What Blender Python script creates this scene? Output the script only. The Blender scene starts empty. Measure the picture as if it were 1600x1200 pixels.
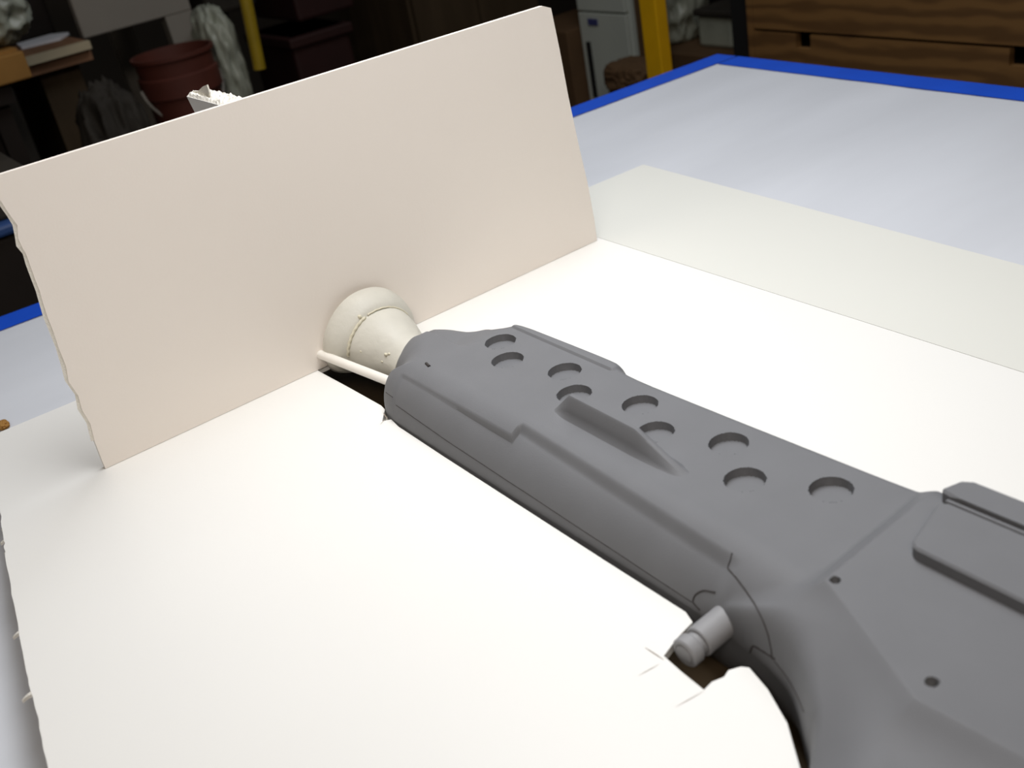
import bpy, bmesh, math, random
import numpy as np
from mathutils import Vector, Matrix, noise

random.seed(7)
C = bpy.context.scene.collection
TZ = 0.945                      # height of the foam board's top above the room floor

# ---------------------------------------------------------------- camera
HC = 0.408                      # camera height above the foam board
FPX = 1698.18
R = np.array([[0.5885390679, 0.7896897571, -0.1732392940],
              [0.2969888304, -0.4104754756, -0.8621528394],
              [-0.7519437490, 0.4559604932, -0.4761098912]])
cam = bpy.data.cameras.new('camera')
cam_o = bpy.data.objects.new('camera', cam); C.objects.link(cam_o)
rx, ry, rz = R[0], -R[1], -R[2]
M4 = Matrix(((rx[0], ry[0], rz[0], 0), (rx[1], ry[1], rz[1], 0), (rx[2], ry[2], rz[2], HC + TZ), (0, 0, 0, 1)))
cam_o.matrix_world = M4
cam.sensor_width = 36; cam.lens = 36 * FPX / 1600
cam.clip_start = .02
cam.dof.use_dof = True; cam.dof.focus_distance = .86; cam.dof.aperture_fstop = 9.5
bpy.context.scene.camera = cam_o

# ---------------------------------------------------------------- world, lamps, exposure
W = bpy.data.worlds.new('world'); bpy.context.scene.world = W; W.use_nodes = True
W.node_tree.nodes['Background'].inputs[0].default_value = (1.0, .95, .90, 1)
W.node_tree.nodes['Background'].inputs[1].default_value = .035
vs = bpy.context.scene.view_settings
vs.view_transform = 'Standard'; vs.look = 'None'; vs.gamma = 1; vs.exposure = 0.05
def area(name, loc, target, sx, sy, power, col, spread):
    l = bpy.data.lights.new(name, 'AREA'); l.shape = 'RECTANGLE'; l.size = sx; l.size_y = sy
    l.energy = power; l.color = col; l.spread = math.radians(spread)
    o = bpy.data.objects.new(name, l); C.objects.link(o); o.location = loc
    d = Vector(target) - Vector(loc); o.rotation_euler = d.to_track_quat('-Z', 'Y').to_euler(); return o
area('shop_lamp', (-.58, .46, TZ + .92), (-.60, .42, TZ), .7, .4, 5.0, (.985, .99, 1.0), 140)
area('ceiling_lamp', (.70, -.55, TZ + 1.4), (-.7, .45, TZ + .1), 1.0, .3, 5.4, (1.0, .88, .76), 120)
area('back_fill', (-1.35, 1.15, TZ + 1.5), (-1.25, 1.05, 0), .8, 1.5, 10, (.92, .95, 1.0), 165)  # added fill, evens out the table paper and the far side

# ---------------------------------------------------------------- rays of the photograph, used to measure places
def ray(x, y): return R.T @ np.array([x - 800., y - 600., FPX])
def atz(x, y, z=0.):
    d = ray(x, y); t = (z - HC) / d[2]; return (d[0] * t, d[1] * t, z)
def onx(x, y, X):
    d = ray(x, y); t = X / d[0]; return (X, d[1] * t, HC + d[2] * t)
def ony(x, y, Y):
    d = ray(x, y); t = Y / d[1]; return (d[0] * t, Y, HC + d[2] * t)

# ---------------------------------------------------------------- materials
def mat(name, col, rough=.6, var=.0, scale=8, bump=0., bscale=60, spec=.5, metal=0., col2=None, stretch=None, alpha=None, sss=0):
    m = bpy.data.materials.new(name); m.use_nodes = True
    nt = m.node_tree; b = nt.nodes['Principled BSDF']
    b.inputs['Roughness'].default_value = rough; b.inputs['Metallic'].default_value = metal
    b.inputs['Specular IOR Level'].default_value = spec
    tc = nt.nodes.new('ShaderNodeTexCoord'); mp = nt.nodes.new('ShaderNodeMapping')
    nt.links.new(tc.outputs['Object'], mp.inputs[0])
    if stretch: mp.inputs['Scale'].default_value = stretch
    n = nt.nodes.new('ShaderNodeTexNoise'); n.inputs['Scale'].default_value = scale; n.inputs['Detail'].default_value = 5
    nt.links.new(mp.outputs[0], n.inputs['Vector'])
    r = nt.nodes.new('ShaderNodeValToRGB'); r.color_ramp.elements[0].position = .35; r.color_ramp.elements[1].position = .65
    c2 = col2 or tuple(c * (1 - var) for c in col)
    r.color_ramp.elements[0].color = (*c2, 1); r.color_ramp.elements[1].color = (*col, 1)
    nt.links.new(n.outputs['Fac'], r.inputs[0]); nt.links.new(r.outputs[0], b.inputs['Base Color'])
    if bump:
        n2 = nt.nodes.new('ShaderNodeTexNoise'); n2.inputs['Scale'].default_value = bscale; n2.inputs['Detail'].default_value = 4
        nt.links.new(mp.outputs[0], n2.inputs['Vector'])
        bp = nt.nodes.new('ShaderNodeBump'); bp.inputs['Strength'].default_value = bump; bp.inputs['Distance'].default_value = .002
        nt.links.new(n2.outputs['Fac'], bp.inputs['Height']); nt.links.new(bp.outputs[0], b.inputs['Normal'])
    if alpha is not None:
        b.inputs['Alpha'].default_value = alpha
    return m
def s(r, g, b):                 # sRGB 0..255 to linear
    f = lambda c: ((c / 255 + .055) / 1.055) ** 2.4 if c > 10 else c / 255 / 12.92
    return (f(r), f(g), f(b))
M = {}
M['foam'] = mat('foam_board_paper', s(236, 235, 231), .42, .012, 5, .03, 500, .4)
M['foam_grey'] = mat('foam_board_paper_grey', s(220, 220, 213), .5, .012, 5, .03, 500, .3)  # slightly greyer white for the strip board
M['foam_up'] = mat('upright_board_paper', s(240, 232, 223), .5, .012, 5, .03, 500, .3)
M['foam_core'] = mat('foam_core', s(236, 232, 222), .8, .06, 300, .5, 900, .2)
M['paper'] = mat('table_paper', s(216, 219, 225), .75, .07, 3.2, .25, 9, .2, stretch=(2.6, .7, 1))
M['tape'] = mat('blue_tape', s(20, 84, 214), .55, .08, 20, .1, 200, .4)
M['gun'] = mat('grey_primer', s(114, 115, 118), .62, .05, 26, .12, 1400, .35)
M['knob'] = mat('light_grey_knob', s(146, 146, 148), .5, .04, 40, .1, 1400, .35)
M['gun_dk'] = mat('grey_primer_fin', s(104, 105, 104), .65, .06, 60, .12, 1400, .3)
M['line'] = mat('pencil_line', s(52, 47, 46), .7, .1, 60)
M['slit'] = mat('knife_slit', s(150, 138, 125), .8, .1, 60)
M['seam'] = mat('seam_shadow', s(205, 190, 168), .8, .1, 60)
M['clay'] = mat('cream_resin', s(206, 203, 192), .5, .05, 60, .25, 140, .35)
M['putty'] = mat('dried_glue', s(214, 208, 186), .4, .06, 90, .3, 200, .4)
M['tube'] = mat('styrene_tube', s(238, 234, 226), .4, .02, 30)
M['card'] = mat('cardboard', s(168, 124, 66), .8, .15, 14, .1, 80, .2)
M['card_dk'] = mat('dark_cardboard', s(104, 80, 56), .8, .15, 8, .1, 80, .2)
M['wood'] = mat('bench_wood', s(150, 112, 84), .7, .25, 5, .1, 60, .3, stretch=(1, 6, 1))
M['wood_edge'] = mat('bench_edge', s(206, 192, 160), .7, .12, 8)
M['brown'] = mat('brown_panel', s(84, 70, 52), .7, .3, 4, .1, 60, .2, stretch=(4, 4, .6))
M['dark'] = mat('dark_shelf', s(42, 36, 32), .8, .3, 5, .2, 30, .2)
M['darkred'] = mat('dark_red_plastic', s(48, 17, 13), .7, .3, 7)
M['bucket'] = mat('terracotta_bucket', s(98, 48, 36), .65, .25, 10)
M['white_met'] = mat('grey_painted_metal', s(158, 152, 142), .5, .05, 6)
M['cab'] = mat('white_cabinet', s(206, 212, 202), .5, .05, 6)
M['bag'] = mat('cloudy_plastic_bag', s(176, 180, 164), .35, .3, 9, .9, 22, .6)
M['bagdk'] = mat('smoky_plastic_bag', s(62, 57, 50), .75, .4, 9, .6, 22, .3)
M['yellow'] = mat('yellow_paint', s(232, 178, 14), .45, .08, 20)
M['yellow2'] = mat('old_yellow_paint', s(176, 148, 30), .5, .2, 20)
M['label'] = mat('blue_label', s(70, 74, 130), .5, .1, 50)
M['black'] = mat('black_gap', s(14, 13, 13), .8, .3, 20)
M['concrete'] = mat('concrete', s(74, 68, 62), .85, .35, 3, .2, 30, .2)
M['wall'] = mat('dim_wall', s(88, 80, 70), .9, .2, 2)
M['shoppaper'] = mat('white_paper', s(245, 246, 250), .6, .05, 20)
M['bluebin'] = mat('dull_blue_plastic', s(54, 84, 140), .5, .2, 20)
def plywood():
    m = bpy.data.materials.new('plywood'); m.use_nodes = True; nt = m.node_tree; b = nt.nodes['Principled BSDF']
    b.inputs['Roughness'].default_value = .6
    tc = nt.nodes.new('ShaderNodeTexCoord'); mp = nt.nodes.new('ShaderNodeMapping'); mp.inputs['Scale'].default_value = (1.0, 1, 3.4)
    w = nt.nodes.new('ShaderNodeTexWave'); w.wave_type = 'RINGS'; w.inputs['Scale'].default_value = 2.3
    w.inputs['Distortion'].default_value = 9; w.inputs['Detail'].default_value = 3; w.inputs['Detail Scale'].default_value = 1.4
    r = nt.nodes.new('ShaderNodeValToRGB')
    r.color_ramp.elements[0].color = (*s(102, 72, 38), 1); r.color_ramp.elements[0].position = .1
    r.color_ramp.elements[1].color = (*s(130, 95, 53), 1); r.color_ramp.elements[1].position = .8
    nt.links.new(tc.outputs['Object'], mp.inputs[0]); nt.links.new(mp.outputs[0], w.inputs['Vector'])
    nt.links.new(w.outputs['Fac'], r.inputs[0]); nt.links.new(r.outputs[0], b.inputs['Base Color']); return m
M['ply'] = plywood()

# ---------------------------------------------------------------- builders (coordinates: foam board top is z = 0)
def mk(name, verts, faces, m, root=None, origin=None, smooth=False, angle=None):
    """one mesh object; root: its thing; origin: base point when it is a thing itself"""
    o0 = np.array(root['org'] if root is not None else (origin if origin is not None else (0, 0, 0)), float)
    v = np.asarray(verts, float) - o0
    me = bpy.data.meshes.new(name); me.from_pydata(v.tolist(), [], faces); me.materials.append(m)
    if smooth:
        me.shade_smooth()
        if angle: me.set_sharp_from_angle(angle=math.radians(angle))
    o = bpy.data.objects.new(name, me); C.objects.link(o)
    if root is not None: o.parent = root
    else: o.location = (o0[0], o0[1], o0[2] + TZ)
    me.validate(); me.update()
    return o
def bevel(o, w, seg=2):
    b = o.modifiers.new('bevel', 'BEVEL'); b.width = w; b.segments = seg; b.limit_method = 'ANGLE'; b.angle_limit = .6
    return o
def thing(name, label, cat, org, group=None):
    o = bpy.data.objects.new(name, None); C.objects.link(o); o.empty_display_size = .05
    o.location = (org[0], org[1], org[2] + TZ); o['org'] = list(map(float, org)); tag(o, label, cat, group); return o
def tag(o, label, cat, group=None):
    o['label'] = label; o['category'] = cat
    if group: o['group'] = group
    return o
def struct(o): o['kind'] = 'structure'; return o
def boxv(x0, x1, y0, y1, z0, z1):
    v = [(x, y, z) for z in (z0, z1) for y in (y0, y1) for x in (x0, x1)]
    f = [(0, 2, 3, 1), (4, 5, 7, 6), (0, 1, 5, 4), (2, 6, 7, 3), (0, 4, 6, 2), (1, 3, 7, 5)]
    return v, f
def box(name, x0, x1, y0, y1, z0, z1, m, root=None, bev=.0, origin=None):
    v, f = boxv(x0, x1, y0, y1, z0, z1)
    if root is None and origin is None: origin = ((x0 + x1) / 2, (y0 + y1) / 2, z0)
    o = mk(name, v, f, m, root, origin)
    if bev: bevel(o, bev)
    return o
def prism(name, poly, ax, a0, a1, m, root=None, origin=None, bev=0):
    """poly: 2D points, extruded along axis ax from a0 to a1"""
    n = len(poly)
    def P3(p, a):
        if ax == 'z': return (p[0], p[1], a)
        if ax == 'x': return (a, p[0], p[1])
        return (p[0], a, p[1])
    bm = bmesh.new()
    b = [bm.verts.new(P3(p, a0)) for p in poly]; t = [bm.verts.new(P3(p, a1)) for p in poly]
    for i in range(n): bm.faces.new((b[i], b[(i + 1) % n], t[(i + 1) % n], t[i]))
    bm.faces.new(b[::-1]); bm.faces.new(t)
    bmesh.ops.recalc_face_normals(bm, faces=bm.faces)
    bmesh.ops.triangulate(bm, faces=[f for f in bm.faces if len(f.verts) > 4])
    bm.verts.index_update(); v = [tuple(q.co) for q in bm.verts]; f = [tuple(q.index for q in fc.verts) for fc in bm.faces]; bm.free()
    if origin is None and root is None: origin = np.mean(np.array(v), axis=0); origin[2] = np.min(np.array(v)[:, 2])
    o = mk(name, v, f, m, root, origin)
    if bev: bevel(o, bev, 1)
    return o
def lathe(name, prof, p0, axis, m, root=None, origin=None, seg=48, angle=35, wob=None, arc=(0, 2 * math.pi)):
    """prof: (distance along axis, radius)"""
    a = Vector(axis).normalized(); u = a.orthogonal().normalized(); w = a.cross(u)
    v = []; f = []
    for i, (t, r) in enumerate(prof):
        for k in range(seg):
            th = arc[0] + (arc[1] - arc[0]) * k / seg
            rr = r * (wob(t, th) if wob else 1)
            v.append(tuple(Vector(p0) + a * t + (u * math.cos(th) + w * math.sin(th)) * rr))
    for i in range(len(prof) - 1):
        for k in range(seg):
            k2 = (k + 1) % seg
            f.append((i * seg + k, i * seg + k2, (i + 1) * seg + k2, (i + 1) * seg + k))
    f.append(tuple(range(seg))[::-1]); f.append(tuple((len(prof) - 1) * seg + k for k in range(seg)))
    o = mk(name, v, f, m, root, origin, True, angle); return o
def tube(name, pts, r, m, root=None, origin=None, seg=14):
    v = []; f = []; n = len(pts); pts = [Vector(p) for p in pts]
    for i, p in enumerate(pts):
        d = (pts[min(i + 1, n - 1)] - pts[max(i - 1, 0)]).normalized()
        u = d.cross(Vector((0, 0, 1)));  u = u.normalized() if u.length > .05 else Vector((1, 0, 0)); w = d.cross(u)
        for k in range(seg):
            th = 2 * math.pi * k / seg; v.append(tuple(p + (u * math.cos(th) + w * math.sin(th)) * r))
    for i in range(n - 1):
        for k in range(seg):
            k2 = (k + 1) % seg; f.append((i * seg + k, i * seg + k2, (i + 1) * seg + k2, (i + 1) * seg + k))
    f.append(tuple(range(seg))[::-1]); f.append(tuple((n - 1) * seg + k for k in range(seg)))
    return mk(name, v, f, m, root, origin, True, 50)
def blob(name, c, rad, m, root=None, origin=None, amp=.25, freq=4, seed=0, box_like=2.6, bottom=None):
    """crumpled soft volume: superellipsoid with folds"""
    bm = bmesh.new(); bmesh.ops.create_icosphere(bm, subdivisions=5, radius=1)
    v = []
    for q in bm.verts:
        n = q.co.normalized(); e = box_like
        k = (abs(n.x) ** e + abs(n.y) ** e + abs(n.z) ** e) ** (-1 / e)
        nn = noise.noise(Vector((n.x * freq + seed, n.y * freq, n.z * freq * .6)))
        rd = 1 - (nn * nn) ** .6 * amp * 1.8 + amp * .22 * noise.noise(n * freq * 2.2 + Vector((seed, 3, 1)))
        z = c[2] + n.z * k * rad[2] * rd
        if bottom is not None: z = max(z, bottom)
        v.append((c[0] + n.x * k * rad[0] * rd, c[1] + n.y * k * rad[1] * rd, z))
    bm.verts.index_update(); f = [tuple(q.index for q in fc.verts) for fc in bm.faces]; bm.free()
    if origin is None and root is None: origin = (c[0], c[1], min(q[2] for q in v))
    return mk(name, v, f, m, root, origin, True)

FL = -TZ
# ================================================================ setting
struct(box('floor', -4.6, 2.2, -2.6, 4.4, FL - .1, FL, M['concrete']))
struct(box('wall_back', -4.7, -4.6, -2.6, 4.4, FL, FL + 2.8, M['wall']))
struct(box('wall_right', -4.6, 2.2, 4.4, 4.5, FL, FL + 2.8, M['wall']))

# ================================================================ work table with paper and tape
TT = -.046                                             # table paper surface
cA = atz(0, 497, TT); cK = atz(1121, 85.5, TT); cB = atz(1600, 139.5, TT)
a = np.array(cA[:2]); k = np.array(cK[:2]); b = np.array(cB[:2])
ua = (a - k) / np.linalg.norm(a - k); ub = (b - k) / np.linalg.norm(b - k)
k0 = k; pa = k0 + ua * 2.1; pb = k0 + ub * 1.9; pc = pa + ub * 1.9
tabc = [tuple(k0), tuple(pb), tuple(pc), tuple(pa)]
cen = np.mean(np.array(tabc), axis=0)
def inset(d, q0=k0, qa=pa, qb=pb, qc=pc):
    return [tuple(q0 + (ua + ub) * d), tuple(qb + (ua - ub) * d), tuple(qc - (ua + ub) * d), tuple(qa + (ub - ua) * d)]
tb = thing('work_table', 'large work table topped with pale bluish white paper and taped round its rim', 'table', (cen[0], cen[1], FL))
prism('tabletop', inset(.0), 'z', TT - .034, TT - .0032, M['wood'], tb)
for d0 in inset(.08):
    box('leg', d0[0] - .035, d0[0] + .035, d0[1] - .035, d0[1] + .035, FL, TT - .034, M['wood'], tb)
# paper sheet, gently rippled
def paper_sheet():
    nx, ny = 150, 160; v = []; f = []
    for i in range(nx + 1):
        for j in range(ny + 1):
            p = k0 + ub * (.012 + 1.87 * i / nx) + ua * (.012 + 2.07 * j / ny)
            e = min(i, j, nx - i, ny - j) / 6; e = min(e, 1)
            z = .0014 * e * noise.noise(Vector((p[0] * 7, p[1] * 2.2, 0))) + .0010 * e * noise.noise(Vector((p[0] * 15, p[1] * 5, 4)))
            v.append((p[0], p[1], TT + z))
    for i in range(nx):
        for j in range(ny):
            q = i * (ny + 1) + j; f.append((q, q + ny + 1, q + ny + 2, q + 1))
    return mk('paper_cover', v, f, M['paper'], None, (cen[0], cen[1], TT), True)
pp = paper_sheet(); tag(pp, 'pale bluish white paper sheet covering the work table, edges under blue tape', 'paper')
def strip(p0, d, n, L, w, lab, name='tape_strip'):
    v = []; f = []; N = 60
    for i in range(N + 1):
        q = p0 + d * L * i / N
        wi = w + .0012 * noise.noise(Vector((i * .35, w * 90, 2))) + (0.002 if i > N * .3 else 0)
        v += [(q[0] - n[0] * .001, q[1] - n[1] * .001, TT - .012), (q[0] - n[0] * .001, q[1] - n[1] * .001, TT + .0012), (q[0] + n[0] * wi, q[1] + n[1] * wi, TT + .0014)]
    for i in range(N):
        for j in range(2): q = i * 3 + j; f.append((q, q + 3, q + 4, q + 1))
    o = mk(name, v, f, M['tape'], None, (p0[0], p0[1], TT)); tag(o, lab, 'tape'); return o
tapeA = strip(k0, ua, ub, 2.1, .046, 'blue masking tape along the table edge running behind the upright white board')
tapeB = strip(k0 + ub * .048, ub, ua, 1.84, .046, 'blue masking tape along the far table edge in front of the plywood drawers')
# crumb on paper at left
cr = atz(5, 665, TT + .002)
tag(blob('wood_chip', (cr[0], cr[1], TT + .003), (.010, .006, .003), M['card'], amp=.3, seed=3), 'small tan crumb lying on the table paper at the left', 'crumb')

# ================================================================ foam boards
TH = .005
def jag(p, q, n, amp, seed):
    p = np.array(p[:2]); q = np.array(q[:2]); d = q - p; nrm = np.array([-d[1], d[0]]) / np.linalg.norm(d); out = []
    for i in range(1, n):
        t = i / n; out.append(tuple(p + d * t + nrm * amp * noise.noise(Vector((t * n * .6, seed, 0)))))
    return out
P = lambda x, y: atz(x, y, 0)[:2]
S0 = P(934, 371); S1 = P(1526, 559)
sd = np.array(S1) - np.array(S0); sd = sd / np.linalg.norm(sd)
CR = P(1005, 257)                                        # far corner
cd = np.array(P(0, 675)) - np.array(CR); cd = cd / np.linalg.norm(cd)
dd = np.array(P(1600, 415)) - np.array(CR); dd = dd / np.linalg.norm(dd)
# seam start on the back edge line
def isect(p, d, q, e):
    A = np.array([d, -np.array(e)]).T; t = np.linalg.solve(A, np.array(q) - np.array(p)); return tuple(np.array(p) + np.array(d) * t[0])
SB = isect(CR, cd, S0, sd)
SE = tuple(np.array(S0) + sd * 1.0)
strip_poly = [CR, tuple(np.array(SB) + sd * 0), tuple(np.array(SE)), tuple(np.array(CR) + dd * 1.14)]
off = np.array([-sd[1], sd[0]]); off = off if np.dot(off, np.array(CR) - np.array(S0)) > 0 else -off
strip_poly[1] = tuple(np.array(strip_poly[1]) + off * .0005); strip_poly[2] = tuple(np.array(strip_poly[2]) + off * .0005)
fs = thing('foam_board', 'narrow flat white foam board strip butted along the far side of the large one', 'foam board', (-.5, .72, -TH))
fs_m = prism('board_sheet', strip_poly, 'z', -TH, 0, M['foam_grey'], fs)
XU = -.8085                                             # front face of the upright
cutn = [(XU - .002, .3005), (XU + .01, .3008), (-.757, .3028), (-.706, .3047), (-.6975, .3035), (-.6834, .2925), (-.6795, .2985), (-.665, .2965), (-.60, .2958),
        (-.50, .2956), (-.42, .2954), (-.355, .2956), (-.3465, .2925), (-.3440, .279), (-.3393, .2641), (-.325, .2625), (-.3073, .2613), (-.3083, .2680), (-.3062, .2745), (-.3078, .2795), (-.3050, .2855), (-.3015, .2878),
        (-.2850, .2830), (-.2638, .2729), (-.2540, .2655), (-.2424, .2568), (-.226, .225), (-.213, .188), (-.206, .14), (-.20, .10), (-.05, .10), (-.02, .16)]
cutf = [(-.02, .448), (-.28, .434), (-.36, .4255), (-.52, .4225), (-.535, .427), (-.66, .427), (-.69, .424), (-.715, .412), (-.735, .400), (-.750, .3905), P(656, 525), P(652, 514), P(650, 507), (XU - .002, P(650, 507)[1])]
left = [P(0, 800), P(6, 845), P(8, 870), P(25, 960), P(41, 1050), P(56, 1110), P(75, 1200)]
lw = []
for i in range(len(left) - 1):
    lw.append(left[i]); lw += jag(left[i], left[i + 1], 6, .0012, i)
lw.append(left[-1]); 
ld = np.array(left[-1]) - np.array(left[2]); ld /= np.linalg.norm(ld)
lend = tuple(np.array(left[-1]) + ld * .45)
lst = np.array(left[0]) - ld * .10
lst = isect(CR, cd, left[0], np.array(left[0]) - np.array(left[2]))
SEm = tuple(np.array(S0) + sd * .80)
main = [SB] + [lst] + lw + [lend, (lend[0], .13)] + [(-.02, .16)][:0] + cutn[::-1][:0]
main = [SB, lst] + lw + [lend, (.0, .05), (.0, .16)] + cutn[::-1] + cutf[::-1] + [(.0, .448), SEm]
fb = thing('foam_board', 'large flat white foam board with a long opening cut round the grey prop', 'foam board', (-.5, .3, -TH))
fb_m = prism('board_sheet', main, 'z', -TH, 0, M['foam'], fb)
# torn paper curls on its ragged left edge
for (px, py, L, a) in ((24, 987, .0075, .3), (42, 1083, .0085, .15), (10, 800, .010, .9), (6, 822, .009, .7), (4, 842, .008, .5), (5, 860, .006, .8), (14, 925, .004, .5)):
    c = np.array(atz(px + 4, py, 0)); v = []; f = []
    nr = np.array([-ld[1], ld[0]]); nr = -nr if nr[1] > 0 else nr
    dirv = nr * math.cos(a) - ld * math.sin(a)
    for i in range(7):
        t = i / 6; w = .0017 * (1 - t * .75)
        p = c[:2] + dirv * (L * t - .003); z = -.001 - .003 * t * t
        for sgn in (-1, 1): v.append((p[0] + sgn * ld[0] * w, p[1] + sgn * ld[1] * w, z + .001)); v.append((p[0] + sgn * ld[0] * w, p[1] + sgn * ld[1] * w, z - .0012))
    for i in range(6):
        q = i * 4
        f += [(q, q + 4, q + 6, q + 2), (q + 1, q + 3, q + 7, q + 5), (q, q + 1, q + 5, q + 4), (q + 2, q + 6, q + 7, q + 3)]
    f += [(0, 2, 3, 1), (24, 25, 27, 26)]
    mk('torn_curl', v, f, M['foam_core'], fb)
def slit(pts, w, m, root, name='knife_slit', z=.00025):
    v = []; f = []; pts = [np.array(p[:2]) for p in pts]
    for i, p in enumerate(pts):
        d = pts[min(i + 1, len(pts) - 1)] - pts[max(i - 1, 0)]; n = np.array([-d[1], d[0]]) / np.linalg.norm(d)
        ww = w * (.3 if i in (0, len(pts) - 1) else 1)
        v += [(*(p + n * ww / 2), z), (*(p - n * ww / 2), z)]
    for i in range(len(pts) - 1): f.append((2 * i, 2 * i + 1, 2 * i + 3, 2 * i + 2))
    return mk(name, v, f, m, root)
def mids(a, b, n=3): return [tuple(np.array(a) + (np.array(b) - np.array(a)) * i / n) for i in range(n + 1)]
slit(mids(P(1008, 1012), P(1037, 1031)), .0006, M['slit'], fb)
slit(mids(P(998, 1056), P(1030, 1038)), .0003, M['slit'], fb)
slit(mids(P(1056, 1105), P(1100, 1080)), .0003, M['slit'], fb)
slit(mids(P(599, 645), P(605, 655)), .0009, M['slit'], fb)
slit(mids(P(594, 664), P(603, 654)), .0004, M['slit'], fb)
# spacer blocks under the board, standing on the table paper
for i, (x, y, lab) in enumerate(((-.90, .12, 'hidden foam block propping the left back corner of the large board'), (-.86, .74, 'hidden foam block propping the board strip near its far corner'),
               (-.45, .06, 'hidden foam block propping the near left edge of the large board'), (-.30, .74, 'hidden foam block propping the right end of the board strip'))):
    tag(box('foam_block', x - .025, x + .025, y - .025, y + .025, TT + .0012, -TH, M['foam_core']), lab, 'block')

# ================================================================ upright board
ub_o = thing('foam_board', 'upright rectangular white foam board standing on edge at the muzzle end', 'foam board', (XU, .365, 0))
lft = [(165, 733), (158, 716), (148, 690), (141, 662), (128, 640), (122, 618), (107, 596), (103, 572), (92, 545), (84, 520), (74, 495), (66, 470), (62, 455), (56, 440), (47, 415), (41, 398), (34, 385), (28, 372), (27, 352), (17, 338), (8, 325), (0, 312), (-3, 300), (-10, 276.5)]
up = []
for (px, py) in lft:
    q = onx(px, py, XU); up.append((q[1], max(q[2], .0003)))
top = [onx(x, y, XU)[1:] for x, y in ((-10, 276), (848, 9.5), (861, 12.5))]
# straight edges of a board: top runs level to within the cut
right = [onx(x, y, XU)[1:] for x, y in ((875, 80), (888, 150), (904, 225), (918, 285), (929, 345))]
br = onx(933, 376, XU)[1:]
poly = up[:-1] + [tuple(top[0]), tuple(top[1]), tuple(top[2])] + [tuple(r) for r in right] + [(br[0], .0003)]
# outline of the cone's seat is not cut: the board simply stands in front of the seam
prism('board_sheet', poly, 'x', XU - TH, XU, M['foam_up'], ub_o)
core = []
for i in range(2, len(up) - 2, 1):                      # ragged foam lip along the torn left edge
    y, z = up[i]
    core.append((y, z))
v = []; f = []
for i, (y, z) in enumerate(core):
    o_ = .0022 + .0018 * noise.noise(Vector((i * .9, 2, 0)))
    v += [(XU - .0012, y + .001, z), (XU - .0016, y - o_, z + .001), (XU - .004, y - o_ * .8, z), (XU - .0045, y + .001, z)]
for i in range(len(core) - 1):
    for j in range(4):
        q = i * 4; f.append((q + j, q + (j + 1) % 4, q + 4 + (j + 1) % 4, q + 4 + j))
f += [(3, 2, 1, 0), tuple(4 * (len(core) - 1) + j for j in range(4))]
mk('foam_core', v, f, M['foam_core'], ub_o)

# torn gusset block glued behind the upright, its ragged top peeps over
gb = thing('foam_gusset', 'torn white foam offcut peeping above the top edge of the upright board', 'foam offcut', (XU - .03, .26, 0))
XG = XU - TH - .0008
g0 = onx(352, 166, XG); ztop = g0[2]
def zray(px, py, z): return atz(px, py, z)
L0 = zray(290, 151, ztop)                               # far top corner of near face
yN = (g0[1] + L0[1]) / 2; xF = L0[0]
face = [(XG, .0), (XG, ztop), (xF, ztop), (xF + .018, ztop - .030), (XG - .012, ztop - .20), (XG - .012, 0)]
prism('gusset_sheet', face, 'y', yN, yN + .017, M['foam'], gb)
v = []; f = []; nx, ny = 26, 10                          # fluffy torn top
for i in range(nx + 1):
    for j in range(ny + 1):
        x = XG + (xF - XG) * i / nx; y = yN + .0005 + .0165 * j / ny
        e = 0 if j == 0 or i == 0 else 1
        z = ztop + e * (.0006 + .0022 * abs(noise.noise(Vector((x * 300, y * 300, 0)))) + .0016 * random.random())
        v.append((x, y, z))
for i in range(nx):
    for j in range(ny):
        q = i * (ny + 1) + j; f.append((q, q + 1, q + ny + 2, q + ny + 1))
mk('torn_foam', v, f, M['foam_core'], gb)
sp = [zray(297, 152, ztop), zray(302, 141, ztop + .0), zray(311, 141, ztop), zray(320, 134, ztop), zray(324, 133, ztop), zray(327, 148, ztop), zray(318, 155, ztop)]
# torn paper flap standing up on the top, a vertical scrap facing the room
fy = yN + .006
fl = []
for (px, py) in ((296, 153), (298, 145), (302, 142), (309, 142.5), (317, 135), (323, 132.5), (327, 145), (326, 155)):
    d = ray(px, py); t = fy / d[1]; fl.append((d[0] * t, HC + d[2] * t))
prism('torn_flap', fl, 'y', fy, fy + .0012, M['foam_core'], gb)

# ================================================================ prop: height field body
GX0, GX1 = -.757, -.085
out = [(-.66, .2980), (-.686, .2990), (-.6985, .3040), (-.7045, .3115), (-.7050, .3165), (-.7015, .3205), (-.7110, .3245), (-.7240, .3310), (-.7345, .3395), (-.7405, .3490), (-.7410, .3575), (-.7370, .3625),
       (-.7480, .3690), (-.7490, .3790), (-.7400, .3905), (-.7240, .4010), (-.7090, .4060), (-.6960, .4120), (-.6850, .4170), (-.6750, .4160), (-.6685, .4090), (-.6620, .4225), (-.60, .4246), (-.545, .4260), (-.536, .4245), (-.526, .4190), (-.45, .4212), (-.38, .4238), (-.30, .4268), (-.29, .4290), (-.085, .4340),
       (-.085, .12), (-.19, .12), (-.202, .16), (-.212, .20), (-.222, .235), (-.238, .2600), (-.2487, .2680), (-.262, .2790), (-.275, .2880), (-.290, .2930), (-.31, .2960), (-.34, .2992), (-.40, .2990), (-.50, .2982), (-.60, .2978)]
def smooth_poly(p, it=1):
    p = np.array(p)
    for _ in range(it):
        q = np.roll(p, -1, 0); p = np.stack([p * .75 + q * .25, p * .25 + q * .75], 1).reshape(-1, 2)
    return p
OUT = smooth_poly(out, 2)
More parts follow.
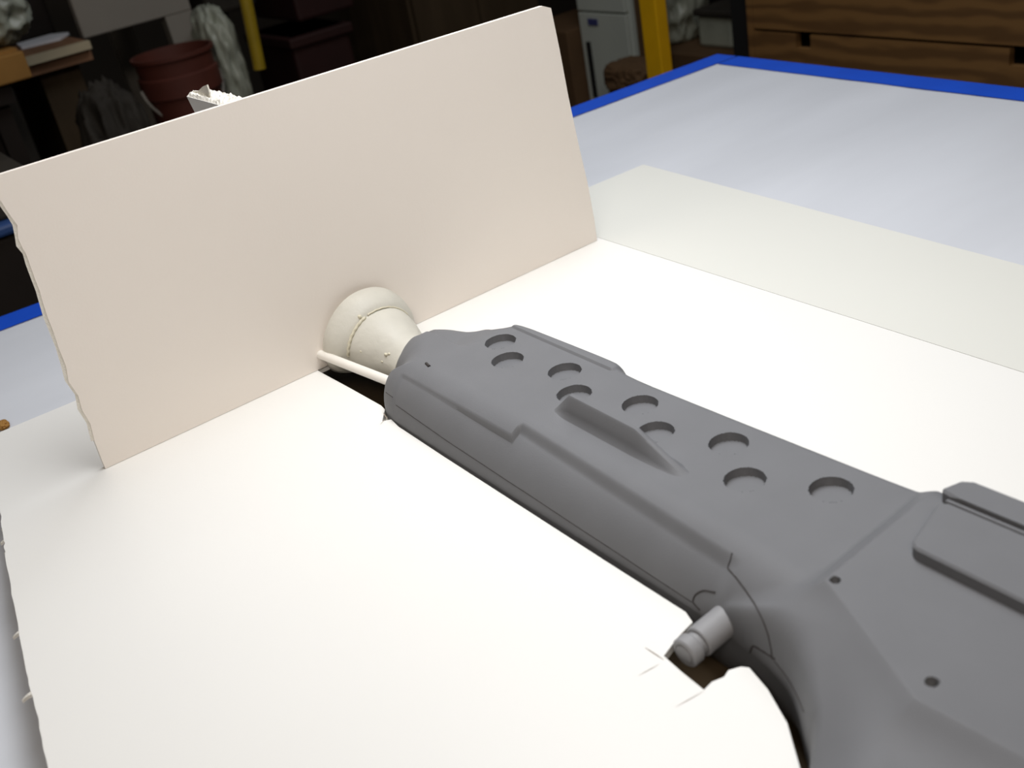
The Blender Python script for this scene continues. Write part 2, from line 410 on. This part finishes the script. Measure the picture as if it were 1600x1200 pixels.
def sdf(poly, X, Y, grad=False):
    """distance to a polygon, positive inside"""
    poly = np.asarray(poly, float); d = np.full(X.shape, 9e9); ins = np.zeros(X.shape, bool); qx = np.zeros(X.shape); qy = np.zeros(X.shape)
    for i in range(len(poly)):
        ax, ay = poly[i]; bx, by = poly[(i + 1) % len(poly)]; ex, ey = bx - ax, by - ay
        t = np.clip(((X - ax) * ex + (Y - ay) * ey) / (ex * ex + ey * ey + 1e-15), 0, 1)
        cx, cy = ax + ex * t, ay + ey * t; dd_ = np.hypot(X - cx, Y - cy); m_ = dd_ < d
        d = np.where(m_, dd_, d); qx = np.where(m_, cx, qx); qy = np.where(m_, cy, qy)
        c = ((ay > Y) != (by > Y)) & (X < (bx - ax) * (Y - ay) / (by - ay + 1e-15) + ax); ins ^= c
    d = np.where(ins, d, -d)
    return (d, qx, qy) if grad else d
def sst(a, b, x): t = np.clip((x - a) / (b - a), 0, 1); return t * t * (3 - 2 * t)
PLAT = [(-.2845, .46), (-.2780, .3208), (-.2551, .3107), (-.2032, .2860), (-.1576, .2885), (-.05, .29), (-.05, .46)]
ZT = .040
def rnd(d, r, z): return z * np.sqrt(np.clip(1 - (1 - np.clip(d / r, 0, 1)) ** 2, 0, 1))
def smax(a, b, k): h_ = np.clip(.5 + .5 * (a - b) / k, 0, 1); return b + (a - b) * h_ + k * h_ * (1 - h_)
def smin(a, b, k): return -smax(-a, -b, k)
def H(X, Y, d=None):
    X = np.asarray(X, float); Y = np.asarray(Y, float)
    if d is None: d = sdf(OUT, X, Y)
    r = .034 + (.012 - .034) * sst(.345, .395, Y)
    nose = sst(-.665, -.70, X); r = r * (1 - nose) + .030 * nose
    T = rnd(d, r, ZT)
    # far lobe of the muzzle sits lower, a crease parts it from the middle lobe
    T = T - .0065 * sst(.3635, .3680, Y) * sst(-.655, -.69, X)
    T = T - .0045 * sst(-.700, -.742, X) * sst(.332, .342, Y) * sst(.3700, .3650, Y)
    # crease between near and middle lobe
    T = T - .003 * np.exp(-((Y - .3235) / .0018) ** 2) * sst(-.682, -.697, X)
    # stepped lower plate edge on the near flank
    low = .0016 + .0032 * sst(-.66, -.54, X)
    st1 = low * sst(.3152, .3140, Y) * sst(-.677, -.672, X) * sst(-.5285, -.5300, X)
    e2 = .3262 + (.3180 - .3262) * (X + .5395) / .1995
    st2 = .0048 * sst(e2 + .0002, e2 - .0052, Y) * sst(-.5345, -.5320, X) * sst(-.328, -.342, X)
    # shared ledge between the two edges
    T = T - np.maximum(st1, st2)
    # raised strip on the far edge
    T = T + .0016 * sst(.4065, .4085, Y) * sst(-.657, -.654, X) * sst(-.534, -.537, X) * (d > .004)
    dP = sdf(PLAT, X, Y)
    slope = np.where(X < -.276, .85, .62)
    slope = .85 + (.60 - .85) * sst(.325, .300, Y)
    G = .050 + np.minimum(dP, 0) * slope
    G = smin(G, rnd(d, .026, .056), .008)
    G = G - .035 * sst(-.322, -.362, X)
    return smax(T, G, .0016 + .0050 * sst(.345, .310, Y))
HOLES = [(-.6430, .3872), (-.5640, .3872), (-.4858, .3883), (-.4080, .3900), (-.3317, .3907), (-.6137, .3725), (-.5334, .3708), (-.4533, .3716), (-.3748, .3682)]
RH = .0121
pin1 = atz(1305, 906, .05); pin2 = atz(1456, 1065, .05)
CUPS = [(x, y, RH, .0056) for x, y in HOLES] + [(pin1[0], pin1[1], .0027, .005), (pin2[0], pin2[1], .0030, .005)]
gun = thing('prop_gun', 'matte grey primed prop gun lying half sunk in the cut foam board', 'prop gun', (-.45, .36, TT + .0032))
def build_body():
    st = .0008
    xs = np.arange(GX0, GX1 + st / 2, st); ys = np.arange(.118, .4365, st)
    X, Y = np.meshgrid(xs, ys, indexing='ij')
    d, qx, qy = sdf(OUT, X, Y, True)
    cell = st
    edge = (d < .25 * cell) & (d > -1.7 * cell)
    inside = d >= .25 * cell
    X = np.where(edge, qx, X); Y = np.where(edge, qy, Y)
    Z = H(X, Y, np.maximum(d, 0))
    for (cx, cy, r, dep) in CUPS:
        rr = np.hypot(X - cx, Y - cy) + 1e-9
        c2 = min(st, r * .3)
        a_ = (rr >= r - .5 * c2) & (rr < r + .6 * c2); b_ = (rr < r - .5 * c2) & (rr >= r - 1.5 * c2); c_ = rr < r - .5 * c2
        Z0 = H(np.array([cx]), np.array([cy]))[0] - dep
        X = np.where(a_, cx + (X - cx) / rr * r, X); Y = np.where(a_, cy + (Y - cy) / rr * r, Y)
        fct = np.where(b_, (r - .00035) / rr, 1)
        X = np.where(b_, cx + (X - cx) * fct, X); Y = np.where(b_, cy + (Y - cy) * fct, Y)
        Z = np.where(c_, Z0, Z)
    Z = np.where(edge, -.0005, Z)
    keep = inside | edge
    idx = -np.ones(X.shape, int); idx[keep] = np.arange(keep.sum())
    V = np.stack([X[keep], Y[keep], Z[keep]], 1)
    q = np.stack([idx[:-1, :-1], idx[1:, :-1], idx[1:, 1:], idx[:-1, 1:]], -1).reshape(-1, 4)
    insq = np.stack([inside[:-1, :-1], inside[1:, :-1], inside[1:, 1:], inside[:-1, 1:]], -1).reshape(-1, 4).any(1)
    ok = (q >= 0).all(1) & insq
    F = q[ok].tolist()
    # lower half: a wall following the outline, tapering to the resting face
    n = len(OUT); base = len(V)
    cen_ = OUT.mean(0)
    rows = [(0.0005, 0.), (-.012, .0008), (-.022, .004), (-.032, .010), (-.0425, .020)]
    nx_ = np.roll(OUT, -1, 0) - np.roll(OUT, 1, 0); nrm = np.stack([-nx_[:, 1], nx_[:, 0]], 1); nrm /= np.linalg.norm(nrm, axis=1)[:, None] + 1e-12
    tst = sdf(OUT, OUT[:, 0] + nrm[:, 0] * .002, OUT[:, 1] + nrm[:, 1] * .002); sg = np.where(tst > 0, 1, -1)[:, None]; nrm = nrm * sg
    W = []
    for (z, ins_) in rows:
        p_ = OUT + nrm * ins_ * .55
        W.append(np.concatenate([p_, np.full((n, 1), z)], 1))
    V = np.concatenate([V] + W, 0)
    for r_ in range(len(rows) - 1):
        for i in range(n):
            j = (i + 1) % n; F.append([base + r_ * n + i, base + r_ * n + j, base + (r_ + 1) * n + j, base + (r_ + 1) * n + i])
    return mk('body', V, F, M['gun'], gun, None, True, 38)
body = build_body()
def hit(px, py):
    """where a line of sight meets the body surface"""
    d = ray(px, py); zs = np.arange(.075, -.001, -.0002); t = (zs - HC) / d[2]; X = d[0] * t; Y = d[1] * t
    h_ = H(X, Y); dd_ = sdf(OUT, X, Y); m_ = np.where((h_ >= zs) & (dd_ > 0))[0]
    i = m_[0] if len(m_) else len(zs) - 1
    return np.array([X[i], Y[i], zs[i]])
def inked(pts, w, name='pencil_line', m=None):
    px = []
    for a_, b_ in zip(pts[:-1], pts[1:]):
        n = max(2, int(math.hypot(b_[0] - a_[0], b_[1] - a_[1]) / 4))
        px += [(a_[0] + (b_[0] - a_[0]) * i / n, a_[1] + (b_[1] - a_[1]) * i / n) for i in range(n)]
    px.append(pts[-1]); Q = [hit(*p) for p in px]
    Q = [Q[0]] + [(Q[i - 1] + 2 * Q[i] + Q[i + 1]) / 4 for i in range(1, len(Q) - 1)] + [Q[-1]]
    return tube(name, Q, w * .85, m or M['line'], gun, seg=6)
inked([(619, 633), (660, 662), (700, 690), (747, 721), (800, 756), (840, 782), (900, 822), (960, 861), (1020, 901), (1081, 941)], .0004)
inked([(603, 613), (614, 621)], .0004)
inked([(1118, 926), (1099, 922), (1086, 929), (1082, 941), (1094, 953)], .0007)
inked([(1172, 1020), (1176, 1008), (1192, 1018), (1211, 1030)], .0006)
inked([(1144, 864), (1141, 878), (1136, 887), (1150, 902), (1165, 922), (1180, 945), (1192, 968), (1200, 990), (1205, 1012), (1207, 1030)], .0006, 'panel_line')
inked([(1210, 1033), (1224, 1050), (1236, 1068), (1247, 1090), (1256, 1112)], .0004, 'panel_line')
inked([(666, 568), (671, 573)], .0016, 'nick')

# sight fin: thin wedge on the flat top
def fin():
    secs = []
    xs = np.linspace(-.5290, -.4010, 44)
    for x in xs:
        t = (x + .5290)
        hgt = min(1, t / .0175) ; hgt = hgt if x < -.446 else max(0., 1 - (x + .446) / .0425)
        z1 = ZT - .0008 + .0165 * hgt + .0006
        yb = .3480 - .0030 * (t / .128) + 0.0010
        yt = yb + .0030 + .002 * hgt
        zb = ZT - .0012; fl_ = .0050
        pr = [(yb - fl_, zb), (yb - .0022, zb + .0022 * hgt + .0004), (yb - .0006, zb + .006 * hgt + .0005), (yb + .0016, z1 - .0012 * hgt), (yb + .0026, z1),
              (yb + .0052, z1), (yb + .0062, z1 - .001 * hgt), (yb + .0085, zb + .005 * hgt + .0005), (yb + .0125, zb + .0004), (yb + .0135, zb)]
        secs.append([(x, a_, b_) for a_, b_ in pr])
    v = [p for q in secs for p in q]; f = []; n = len(secs[0])
    for i in range(len(secs) - 1):
        for j in range(n): q = i * n; f.append((q + j, q + (j + 1) % n, q + n + (j + 1) % n, q + n + j))
    f.append(tuple(range(n))[::-1]); f.append(tuple((len(secs) - 1) * n + j for j in range(n)))
    return mk('sight_fin', v, f, M['gun'], gun, None, True, 40)
fin()
# access panel with its bevelled border, ridge and side rail on the raised rear
ap = prism('access_panel', [(-.2655, .3985), (-.2685, .3960), (-.2595, .3620), (-.2560, .3592), (-.095, .3560), (-.095, .3990)], 'z', .047, .0575, M['gun'], gun, bev=.0012)
rd = prism('panel_ridge', [(-.2675, .4000), (-.2670, .4022), (-.095, .4027), (-.095, .4003)], 'z', .047, .0572, M['gun'], gun, bev=.0005)
rl = prism('side_rail', [(-.2745, .4065), (-.2705, .4200), (-.2660, .4228), (-.095, .4245), (-.095, .4055), (-.268, .4052)], 'z', .030, .0574, M['gun'], gun, bev=.0014)

# knob sticking out of the near flank
kx, kz = -.3300, .0060
prof = [(0, .0087), (.0275, .0087), (.0282, .0080), (.0282, .0066), (.0312, .0066), (.0312, .0072), (.0318, .0080), (.0325, .0084), (.0380, .0084), (.0388, .0076), (.0388, .0060), (.0382, .0058), (.0382, .0052), (.0392, .0050), (.0392, .0001)]
kb = lathe('charging_knob', prof, (kx, .3080, kz), (0.03, -1, -.04), M['knob'], gun, seg=56, angle=22)

# ================================================================ cone and tube at the muzzle
co = thing('muzzle_cone', 'cream cast resin cone joining the upright board to the muzzle', 'cone', (XU, .360, 0))
wob = lambda t, th: 1 + .006 * math.sin(3 * th + t * 90) + .004 * math.sin(7 * th)
CA = Vector((1, .045, -.115))                            # cone axis
CP = (XU + .0002, .3530, .0120)
PROF = [(0, .0410), (.0006, .0440), (.003, .0444), (.008, .0440), (.014, .0424), (.020, .0388), (.0246, .0350), (.0252, .0310)]
PROF2 = [(.022, .030), (.0246, .0334), (.027, .0338), (.034, .0326), (.044, .0296), (.052, .0268), (.058, .0242), (.063, .0226), (.0755, .0210)]
lathe('flared_rim', PROF, CP, CA, M['clay'], co, seg=72, angle=60, wob=wob)
lathe('cone_body', PROF2, CP, CA, M['clay'], co, seg=72, angle=60, wob=wob)
for o_ in co.children:                                    # the cone is a half shell above the board
    for q_ in o_.data.vertices:
        if q_.co.z < -.004: q_.co.z = -.004
def on_cone(px, py):
    """point of the cone's skin under a line of sight"""
    d = ray(px, py)
    for t in np.arange(.000380, .000620, .0000004):
        x, y, z_ = d[0] * t, d[1] * t, HC + d[2] * t
        w_ = Vector((x - CP[0], y - CP[1], z_ - CP[2])); s_ = w_.dot(CA.normalized())
        if 0 < s_ < .07:
            rp = np.interp(s_, [.0006, .012, .020, .0246, .025, .034, .044, .052, .058, .063, .0705], [.0440, .0426, .0388, .0350, .0337, .0326, .0296, .0268, .0242, .0226, .0222])
            if (w_ - CA.normalized() * s_).length <= rp: return (x, y, z_)
def ring_bead(x, r, rr, th0, th1, n, name='glue_bead'):
    an = CA.normalized(); e1_ = (Vector((0, 1, 0)) - an * an.y).normalized(); e2_ = an.cross(e1_)
    pts = [tuple(Vector(CP) + an * (x + .0004 * math.sin(i * 1.7)) + (e1_ * math.cos(th0 + (th1 - th0) * i / n) + e2_ * math.sin(th0 + (th1 - th0) * i / n)) * r) for i in range(n + 1)]
    return tube(name, pts, rr, M['putty'], co, seg=8)
ring_bead(.0256, .0346, .0014, 1.9, 3.0, 26)
ring_bead(.0254, .0344, .0008, .5, 1.8, 26)
for (px, py, r_) in ((562, 495, .0026), (565, 502, .0022), (563, 507, .0014), (564, 549, .0016), (603, 554, .0022), (608, 553, .0016), (597, 565, .0014)):
    best = on_cone(px, py)
    if best: blob('glue_drip', best, (r_ * .9, r_ * .6, r_ * .6), M['putty'], co, amp=.12, seed=px)

tr = thing('plastic_tube', 'thin white plastic tube running from the upright board into the muzzle', 'tube', (XU, .305, .010))
e0 = atz(499, 553, .0125); e1 = atz(604, 594, .0145)
dv = Vector(e1) - Vector(e0)
tube('tube_wall', [Vector(e0) - dv * .0 , Vector(e0) + dv * .3, Vector(e0) + dv * .7, Vector(e1) + dv * .05], .0040, M['tube'], tr, seg=24)
tag(prism('added_brown_sheet', [(-.93, .16), (-.16, .16), (-.16, .46), (-.93, .46)], 'z', TT + .0012, TT + .003, M['brown']), 'added brown cardboard sheet that tints the opening below the grey prop', 'cardboard')  # sheet added so the cavity under the prop reads dark brown
# cream shim beside the muzzle, below the board
tag(prism('foam_shim', [(-.700, .287), (-.575, .2895), (-.56, .2960), (-.665, .2985), (-.688, .3015), (-.698, .3035)], 'z', -.014, -.0056, M['clay']), 'cream foam sliver under the cut edge beside the muzzle', 'shim')

# ================================================================ background, side A (faces look towards +x)
def yz(px, py, X): q = onx(px, py, X); return q[1], q[2]
def quad(name, pts, X, depth, m, root=None, bev=0):
    return prism(name, [yz(px, py, X) for px, py in pts], 'x', X - depth, X, m, root, bev=bev)
# workbench with pale front edge
Xb = -2.8
y1, zt_ = yz(136, 63, Xb); y0, _ = yz(48, 86, Xb)
wb = thing('workbench', 'brown wooden workbench at the left with a pale front edge', 'workbench', (Xb - .3, .3, FL))
box('bench_top', Xb - .62, Xb, -.5, y1, zt_ - .045, zt_, M['wood'], wb)
box('edge_strip', Xb, Xb + .02, -.5, y1, zt_ - .018, zt_ + .001, M['wood_edge'], wb)
ya, _ = yz(58, 110, Xb - .05); yb_, _ = yz(122, 90, Xb - .05)
box('side_panel', Xb - .55, Xb - .05, ya, yb_ - .005, FL, zt_ - .045, M['brown'], wb)
box('leg', Xb - .6, Xb - .52, -.45, -.38, FL, zt_ - .045, M['brown'], wb)
# paper scrap on it
q = atz(66, 66, zt_)
pv = [(q[0] + dx, q[1] + dy, zt_ + .004 + hz) for dx, dy, hz in ((-.05, -.05, 0), (.04, -.06, .004), (.06, .03, .0), (.0, .07, .016), (-.06, .04, .006))]
pc_ = prism('paper_scrap', [(p[0], p[1]) for p in pv], 'z', zt_ + .0005, zt_ + .007, M['shoppaper']); tag(pc_, 'crumpled bright white paper scrap on the brown workbench', 'paper')
# cardboard carton in front with a clear bag
Xc = -2.45
ct = thing('cardboard_box', 'tan cardboard box at the far left edge in front of the workbench', 'box', (Xc - .15, .25, FL + .6))
ytop = yz(40, 78, Xc); ybot = yz(55, 120, Xc)
box('carton', Xc - .30, Xc, .05, ybot[0] - .004, ybot[1], ytop[1], M['card'], ct, .004)
box('box_flap', Xc - .28, Xc - .02, .06, ytop[0] - .012, ytop[1] + .0, ytop[1] + .006, M['card'], ct)
stn = thing('stool', 'dark stool carrying the tan cardboard box', 'stool', (Xc - .15, .22, FL))
box('seat', Xc - .30, Xc - .02, .08, ybot[0] - .05, ybot[1] - .04, ybot[1] - .001, M['dark'], stn)
for (lx, ly) in ((Xc - .27, .10), (Xc - .06, .10), (Xc - .27, ybot[0] - .08), (Xc - .06, ybot[0] - .08)):
    box('leg', lx - .018, lx + .018, ly - .018, ly + .018, FL, ybot[1] - .04, M['dark'], stn)
q = yz(8, 45, Xc - .12)
tag(blob('plastic_bag', (Xc - .15, q[0] - .035, ytop[1] + .080), (.13, .10, .080), M['bag'], amp=.25, seed=11, bottom=ytop[1] + .0065), 'cloudy plastic bag slumped on top of the tan cardboard box', 'bag')
# grey crate under
yk, zk = yz(28, 150, Xc - .25); yk2, zk2 = yz(22, 205, Xc - .25)
tag(box('grey_crate', Xc - .75, Xc - .33, .0, yz(30, 160, Xc - .33)[0], FL, yz(20, 135, Xc - .33)[1], M['bagdk'], None, .01), 'dim grey crate on the floor below the tan cardboard box', 'crate')
# upper shelf unit above bench
tag(box('wooden_box', Xb - .55, Xb - .25, .1, min(.72, yz(118, 20, Xb - .25)[0]), zt_ + .0005, zt_ + .30, M['dark'], None, .01), 'dark wooden box standing on the workbench behind the white paper', 'box')
# grey metal table
Xt = -2.95
gt = thing('metal_table', 'grey painted metal table with a deep apron and one tapered leg in view', 'table', (Xt - .3, .85, FL))
a0 = yz(131, 59, Xt); a1 = yz(300, 16, Xt)
zb_ = (a0[1] + yz(270, 25, Xt)[1]) / 2
yR = yz(298, 10, Xt)[0]
box('apron', Xt - .03, Xt, a0[0], yR, zb_, zb_ + .16, M['white_met'], gt, .003)
box('table_top', Xt - .6, Xt + .02, a0[0] - .01, yR + .01, zb_ + .16, zb_ + .185, M['white_met'], gt, .003)
l0 = yz(263, 28, Xt); l1 = yz(292, 22, Xt)
lz = FL
prism('leg', [(yR - .075, zb_), (yR, zb_), (yR - .012, lz), (yR - .045, lz)], 'x', Xt - .04, Xt - .002, M['white_met'], gt)
prism('leg', [(a0[0], zb_), (a0[0] + .05, zb_), (a0[0] + .04, lz), (a0[0] + .01, lz)], 'x', Xt - .58, Xt - .55, M['white_met'], gt)
prism('leg', [(yR - .075, zb_), (yR, zb_), (yR - .012, lz), (yR - .045, lz)], 'x', Xt - .58, Xt - .55, M['white_met'], gt)
# terracotta bucket on the floor stool
def bucket(label, cx_px, top_py, X, r, hgt, m, name='bucket'):
    y_, z_ = yz(cx_px, top_py, X)
    o = thing(name, label, 'bucket', (X - r, y_, z_ - hgt))
    lathe('pail', [(0, r * .8), (hgt * .72, r * .94), (hgt * .73, r * 1.02), (hgt * .86, r * 1.02), (hgt * .87, r * .96), (hgt * .97, r * .98), (hgt * .975, r * 1.05), (hgt, r * 1.05), (hgt, r * .98), (hgt * .9, r * .94), (hgt * .2, r * .8)], (X - r, y_, z_ - hgt), (0, 0, 1), m, o, seg=40)
    pts = [(X - r + r * 1.06 * math.cos(t) * .5, y_ + r * 1.06 * math.sin(t), z_ - hgt * .2 - .1 * abs(math.cos(t))) for t in np.linspace(-1.57, 1.57, 16)]
    tube('handle', pts, .004, M['white_met'], o, seg=8)
    return o, z_ - hgt
bo, zbk = bucket('terracotta coloured plastic bucket below the grey metal table', 290, 84, -2.66, .098, .36, M['bucket'])
tag(box('crate', -2.88, -2.62, .80, 1.0, FL, zbk - .001, M['dark'], None, .01), 'dark wooden crate under the terracotta bucket', 'crate')
# trash bag container left of bucket
ybg, zbg = yz(190, 150, -2.55)
tag(blob('trash_bag', (-2.62, .665, zbg - .20), (.09, .085, .24), M['bagdk'], amp=.3, seed=5, freq=3), 'smoky grey plastic bag in the dark between workbench and bucket', 'bag')
tag(box('low_shelf', -2.74, -2.50, .56, .775, FL, zbg - .45, M['dark'], None, .01), 'dark low shelf under the smoky grey plastic bag', 'shelf')
# hanging cloudy bag
yb1, zb1 = yz(325, 26, -2.75); yb2, zb2 = yz(392, 150, -2.75); yb3, _ = yz(385, 22, -2.75)
bgz = (zb1 + zb2) / 2 - .03
tag(blob('plastic_bag', (-2.83, (yb1 + yb2) / 2 + .005, bgz), (.09, (yb2 - yb1) / 2 + .02, (zb1 - zb2) / 2 + .05), M['bag'], amp=.22, seed=21, freq=3.5, box_like=3), 'tall cloudy plastic sack beside the yellow pole', 'sack')
# machine above it
ym0, zm0 = 1.075, 0; ym1, _ = yz(414, 27, -2.9)
mc = thing('grey_machine', 'grey machine housing above the tall cloudy sack', 'machine', (-3.1, (ym0 + ym1) / 2, FL))
box('housing', -3.25, -2.92, ym0, ym1, yz(350, 22, -2.92)[1], yz(350, 22, -2.92)[1] + .35, M['bagdk'], mc, .012)
box('pedestal', -3.2, -3.0, ym0 + .06, ym1 - .06, FL, yz(350, 22, -2.92)[1], M['dark'], mc)
# yellow pole, leaning
p0 = onx(376, -40, -2.70); p1 = onx(406, 108, -2.70)
tag(tube('yellow_pole', [p0, tuple((np.array(p0) + np.array(p1)) / 2), p1, (p1[0] - .02, p1[1], FL + .0)][:3], .016, M['yellow2'], None, (p1[0], p1[1], p1[2])), 'dull yellow pole hanging in front of the tall cloudy sack', 'pole')
# dark red stack
for i, (py, lab) in enumerate(((36, 'dark red plastic crate, upper of the two in the dark centre'), (118, 'dark red plastic crate, lower of the two in the dark centre'))):
    ya_, za_ = yz(468, py, -3.0); yb_, _ = yz(556, py - 25, -3.0)
    z0_ = za_
    o = thing('plastic_crate', lab, 'crate', (-3.15, (ya_ + yb_) / 2, z0_ if i == 0 else FL), 'dark red crates')
    zlo = z0_; zhi = z0_ + (.16 if i == 0 else 0.105)
    if i == 1: zlo = FL; 
    box('crate_body', -3.3, -3.0, ya_, yb_, zlo, zhi, M['darkred'], o, .01)
    box('crate_rim', -3.31, -2.985, ya_ - .01, yb_ + .01, zhi - .03, zhi, M['darkred'], o, .006)
# brown tall panel behind the upright board's right half
ya_, _ = yz(648, 40, -3.1); yb_, _ = yz(846, 10, -3.1)
bc = thing('cupboard', 'dark brown cupboard behind the top corner of the upright board', 'cupboard', (-3.3, (ya_ + yb_) / 2, FL))
box('cabinet_body', -3.6, -3.12, ya_, yb_, FL, .6, M['brown'], bc, .004)
box('door', -3.12, -3.1, ya_ + .01, (ya_ + yb_) / 2 - .003, FL + .08, .58, M['brown'], bc, .002)
box('door', -3.12, -3.1, (ya_ + yb_) / 2 + .003, yb_ - .01, FL + .08, .58, M['brown'], bc, .002)
# low things at far left, seen beside the torn edge
o = thing('tool_chest', 'dark low chest with a dull blue band at the far left behind the table', 'chest', (-2.0, .05, FL))
za_ = yz(5, 352, -1.85)[1]; zb2_ = yz(5, 372, -1.85)[1]
box('chest_body', -2.35, -1.86, -.45, .335, FL, zb2_, M['dark'], o, .01)
box('blue_band', -2.35, -1.85, -.45, .34, zb2_, za_, M['bluebin'], o, .006)
zs_ = yz(8, 340, -2.3)[1]
tag(box('storage_box', -2.30, -1.875, -.40, .325, za_ + .0005, za_ + .07, M['bagdk'], None, .006), 'dull grey storage box resting on the chest with the blue band', 'box')

# ================================================================ background, side B (faces look towards -y)
def xz(px, py, Y): q = ony(px, py, Y); return q[0], q[2]
Yd = 2.0
xl, _ = xz(1168, 50, Yd); x_r = xl + 1.10
zl = xz(1172, 41, Yd)[1]; zl2 = xz(1600, 82, Yd)[1]; zline = (zl + zl2) / 2
dc = thing('plywood_drawers', 'plywood drawer cabinet beyond the far table corner, wide drawers with notched pulls', 'cabinet', ((xl + x_r) / 2, Yd + .3, FL))
box('side_panel', xl, xl + .018, Yd + .0, Yd + .55, FL, .55, M['ply'], dc, .001)
box('side_panel', x_r - .018, x_r, Yd, Yd + .55, FL, .55, M['ply'], dc, .001)
box('back_panel', xl + .018, x_r - .018, Yd + .53, Yd + .55, FL, .55, M['dark'], dc)
box('cabinet_top', xl - .005, x_r + .005, Yd - .01, Yd + .55, .55, .57, M['ply'], dc, .001)
xn = [xz(1254, 55, Yd)[0], xz(1592, 97, Yd)[0]]; nw = .042
def drawer(z0, z1, notches):
    g = .0035; nh = .036
    pts = [(xl + .020, z0 + g), (x_r - .020, z0 + g), (x_r - .020, z1 - g)]
    for xc in sorted(notches, reverse=True): pts += [(xc + nw / 2, z1 - g), (xc + nw / 2, z1 - nh), (xc - nw / 2, z1 - nh), (xc - nw / 2, z1 - g)]
    pts += [(xl + .020, z1 - g)]
    o = prism('drawer', pts, 'y', Yd + .001, Yd + .018, M['ply'], dc)
    box('drawer_box', xl + .03, x_r - .03, Yd + .06, Yd + .5, z0 + .015, z1 - .05, M['dark'], dc)
    return o
hd = xz(1590, 97, Yd)[1] - xz(1590, 8, Yd)[1]; hd = abs(hd) + .0
drawer(zline - .185, zline, xn); drawer(zline - .375, zline - .19, xn); drawer(zline, zline + hd + .02, xn)
drawer(zline + hd + .02, zline + 2 * hd + .03, xn)
box('kick_board', xl + .018, x_r - .018, Yd + .01, Yd + .03, FL, zline - .38, M['ply'], dc)
# black post left of it
x0_, _ = xz(1148, 40, Yd + .05); x1_, _ = xz(1166, 40, Yd + .05)
tag(box('black_post', x0_, xl - .006, Yd + .04, Yd + .10, FL, .55, M['black']), 'black upright post beside the plywood drawer cabinet', 'post')
# yellow post
Yy = 1.75
x0_, _ = xz(1002, 40, Yy); x1_, _ = xz(1027, 40, Yy)
tag(box('yellow_post', x0_, x1_, Yy, Yy + .035, FL, .50, M['yellow'], None, .003), 'bright yellow square post rising beside the white cabinet', 'post')
# white cabinet
Yw = 2.15
x0_, _ = xz(913, 80, Yw); x1_, _ = xz(982, 40, Yw)
wc = thing('white_cabinet', 'narrow white cabinet with a small blue label and dark slot', 'cabinet', ((x0_ + x1_) / 2, Yw + .2, FL))
zd = (xz(905, 17, Yw)[1] + xz(985, 23, Yw)[1]) / 2
box('cabinet_body', x0_, x1_, Yw + .01, Yw + .11, FL, zd + .5, M['cab'], wc, .003)
box('door', x0_ + .003, x1_ - .003, Yw - .006, Yw + .01, FL + .03, zd - .002, M['cab'], wc, .002)
box('upper_drawer', x0_ + .003, x1_ - .003, Yw - .006, Yw + .01, zd + .004, zd + .3, M['cab'], wc, .002)
la = xz(921, 28, Yw); lb = xz(937, 39, Yw)
box('label_plate', la[0], lb[0], Yw - .009, Yw - .005, lb[1], la[1], M['label'], wc)
sa = xz(921, 64, Yw); sb = xz(934, 150, Yw)
box('slot_pull', sa[0] - .004, sa[0] + .012, Yw - .012, Yw - .005, sb[1], sa[1], M['black'], wc)
# brown carton left of white cabinet
x0c, _ = xz(868, 90, Yw); zc = xz(880, 58, Yw - .1)[1]
tag(box('cardboard_box', x0_ - .26, x0_ - .012, Yw - .05, Yw + .3, FL, zc, M['card_dk'], None, .004), 'tall brown cardboard box left of the white cabinet', 'box')
tag(box('dark_locker', x0_ - .30, x0_ - .015, Yw + .34, Yw + .7, FL, .5, M['dark'], None, .01), 'dark locker behind the tall brown cardboard box', 'locker')
# brown post right of white cabinet
xq = xz(990, 40, Yw + .05)[0]
tag(box('wooden_post', x1_ + .012, x1_ + .065, Yw + .02, Yw + .09, FL, .5, M['card_dk']), 'thin brown wooden post right of the white cabinet', 'post')
# shelf board, bags and bin between yellow post and drawers
Ys = 2.42
zsh = xz(1100, 88, 2.28)[1]
sh = thing('side_bench', 'brown wooden bench top beyond the taped table corner', 'bench', (-2.25, Ys, FL))
xs0 = -2.62; xs1 = xl - .05
box('bench_top', xs0, xs1, 2.28, 2.85, zsh - .05, zsh, M['card_dk'], sh, .003)
for lx in (xs0 + .05, xs1 - .05): box('leg', lx - .03, lx + .03, 2.35, 2.41, FL, zsh - .05, M['dark'], sh)
bx0 = xz(1086, 50, 2.36)[0]; bx1 = xz(1143, 50, 2.36)[0]; zbt = xz(1110, 26, 2.36)[1]
c0 = xz(1056, 50, Ys); tag(blob('plastic_bag', (min(c0[0], bx0 - .11), Ys, zsh + .13), (.10, .11, .17), M['bag'], amp=.22, seed=31, bottom=zsh + .001), 'rumpled cloudy plastic bag on the brown bench right of the yellow post', 'bag')
pl = thing('plastic_bin', 'pale grey plastic bin on the brown bench beside the black post', 'bin', ((bx0 + bx1) / 2, Ys, zsh + .001))
box('bin_body', bx0 + .012, bx1, 2.36, 2.6, zsh + .001, zbt, M['bag'], pl, .01)
box('bin_lid', bx0 + .005, bx1 + .01, 2.35, 2.61, zbt, zbt + .02, M['bagdk'], pl, .006)
c0 = xz(985, 105, 2.0)
tag(blob('wood_offcut', (c0[0] + .02, 2.0, xz(985, 118, 2.0)[1]), (.09, .06, .045), M['card_dk'], amp=.15, seed=41, box_like=5), 'brown wooden offcut beside the foot of the yellow post', 'offcut')
zof = xz(985, 118, 2.0)[1]
tag(box('crate', c0[0] - .06, c0[0] + .10, 1.94, 2.06, FL, zof - .047, M['dark'], None, .005), 'dark crate under the brown wooden offcut', 'crate')

# drop the helper property before finishing
for o in bpy.data.objects:
    if 'org' in o: del o['org']
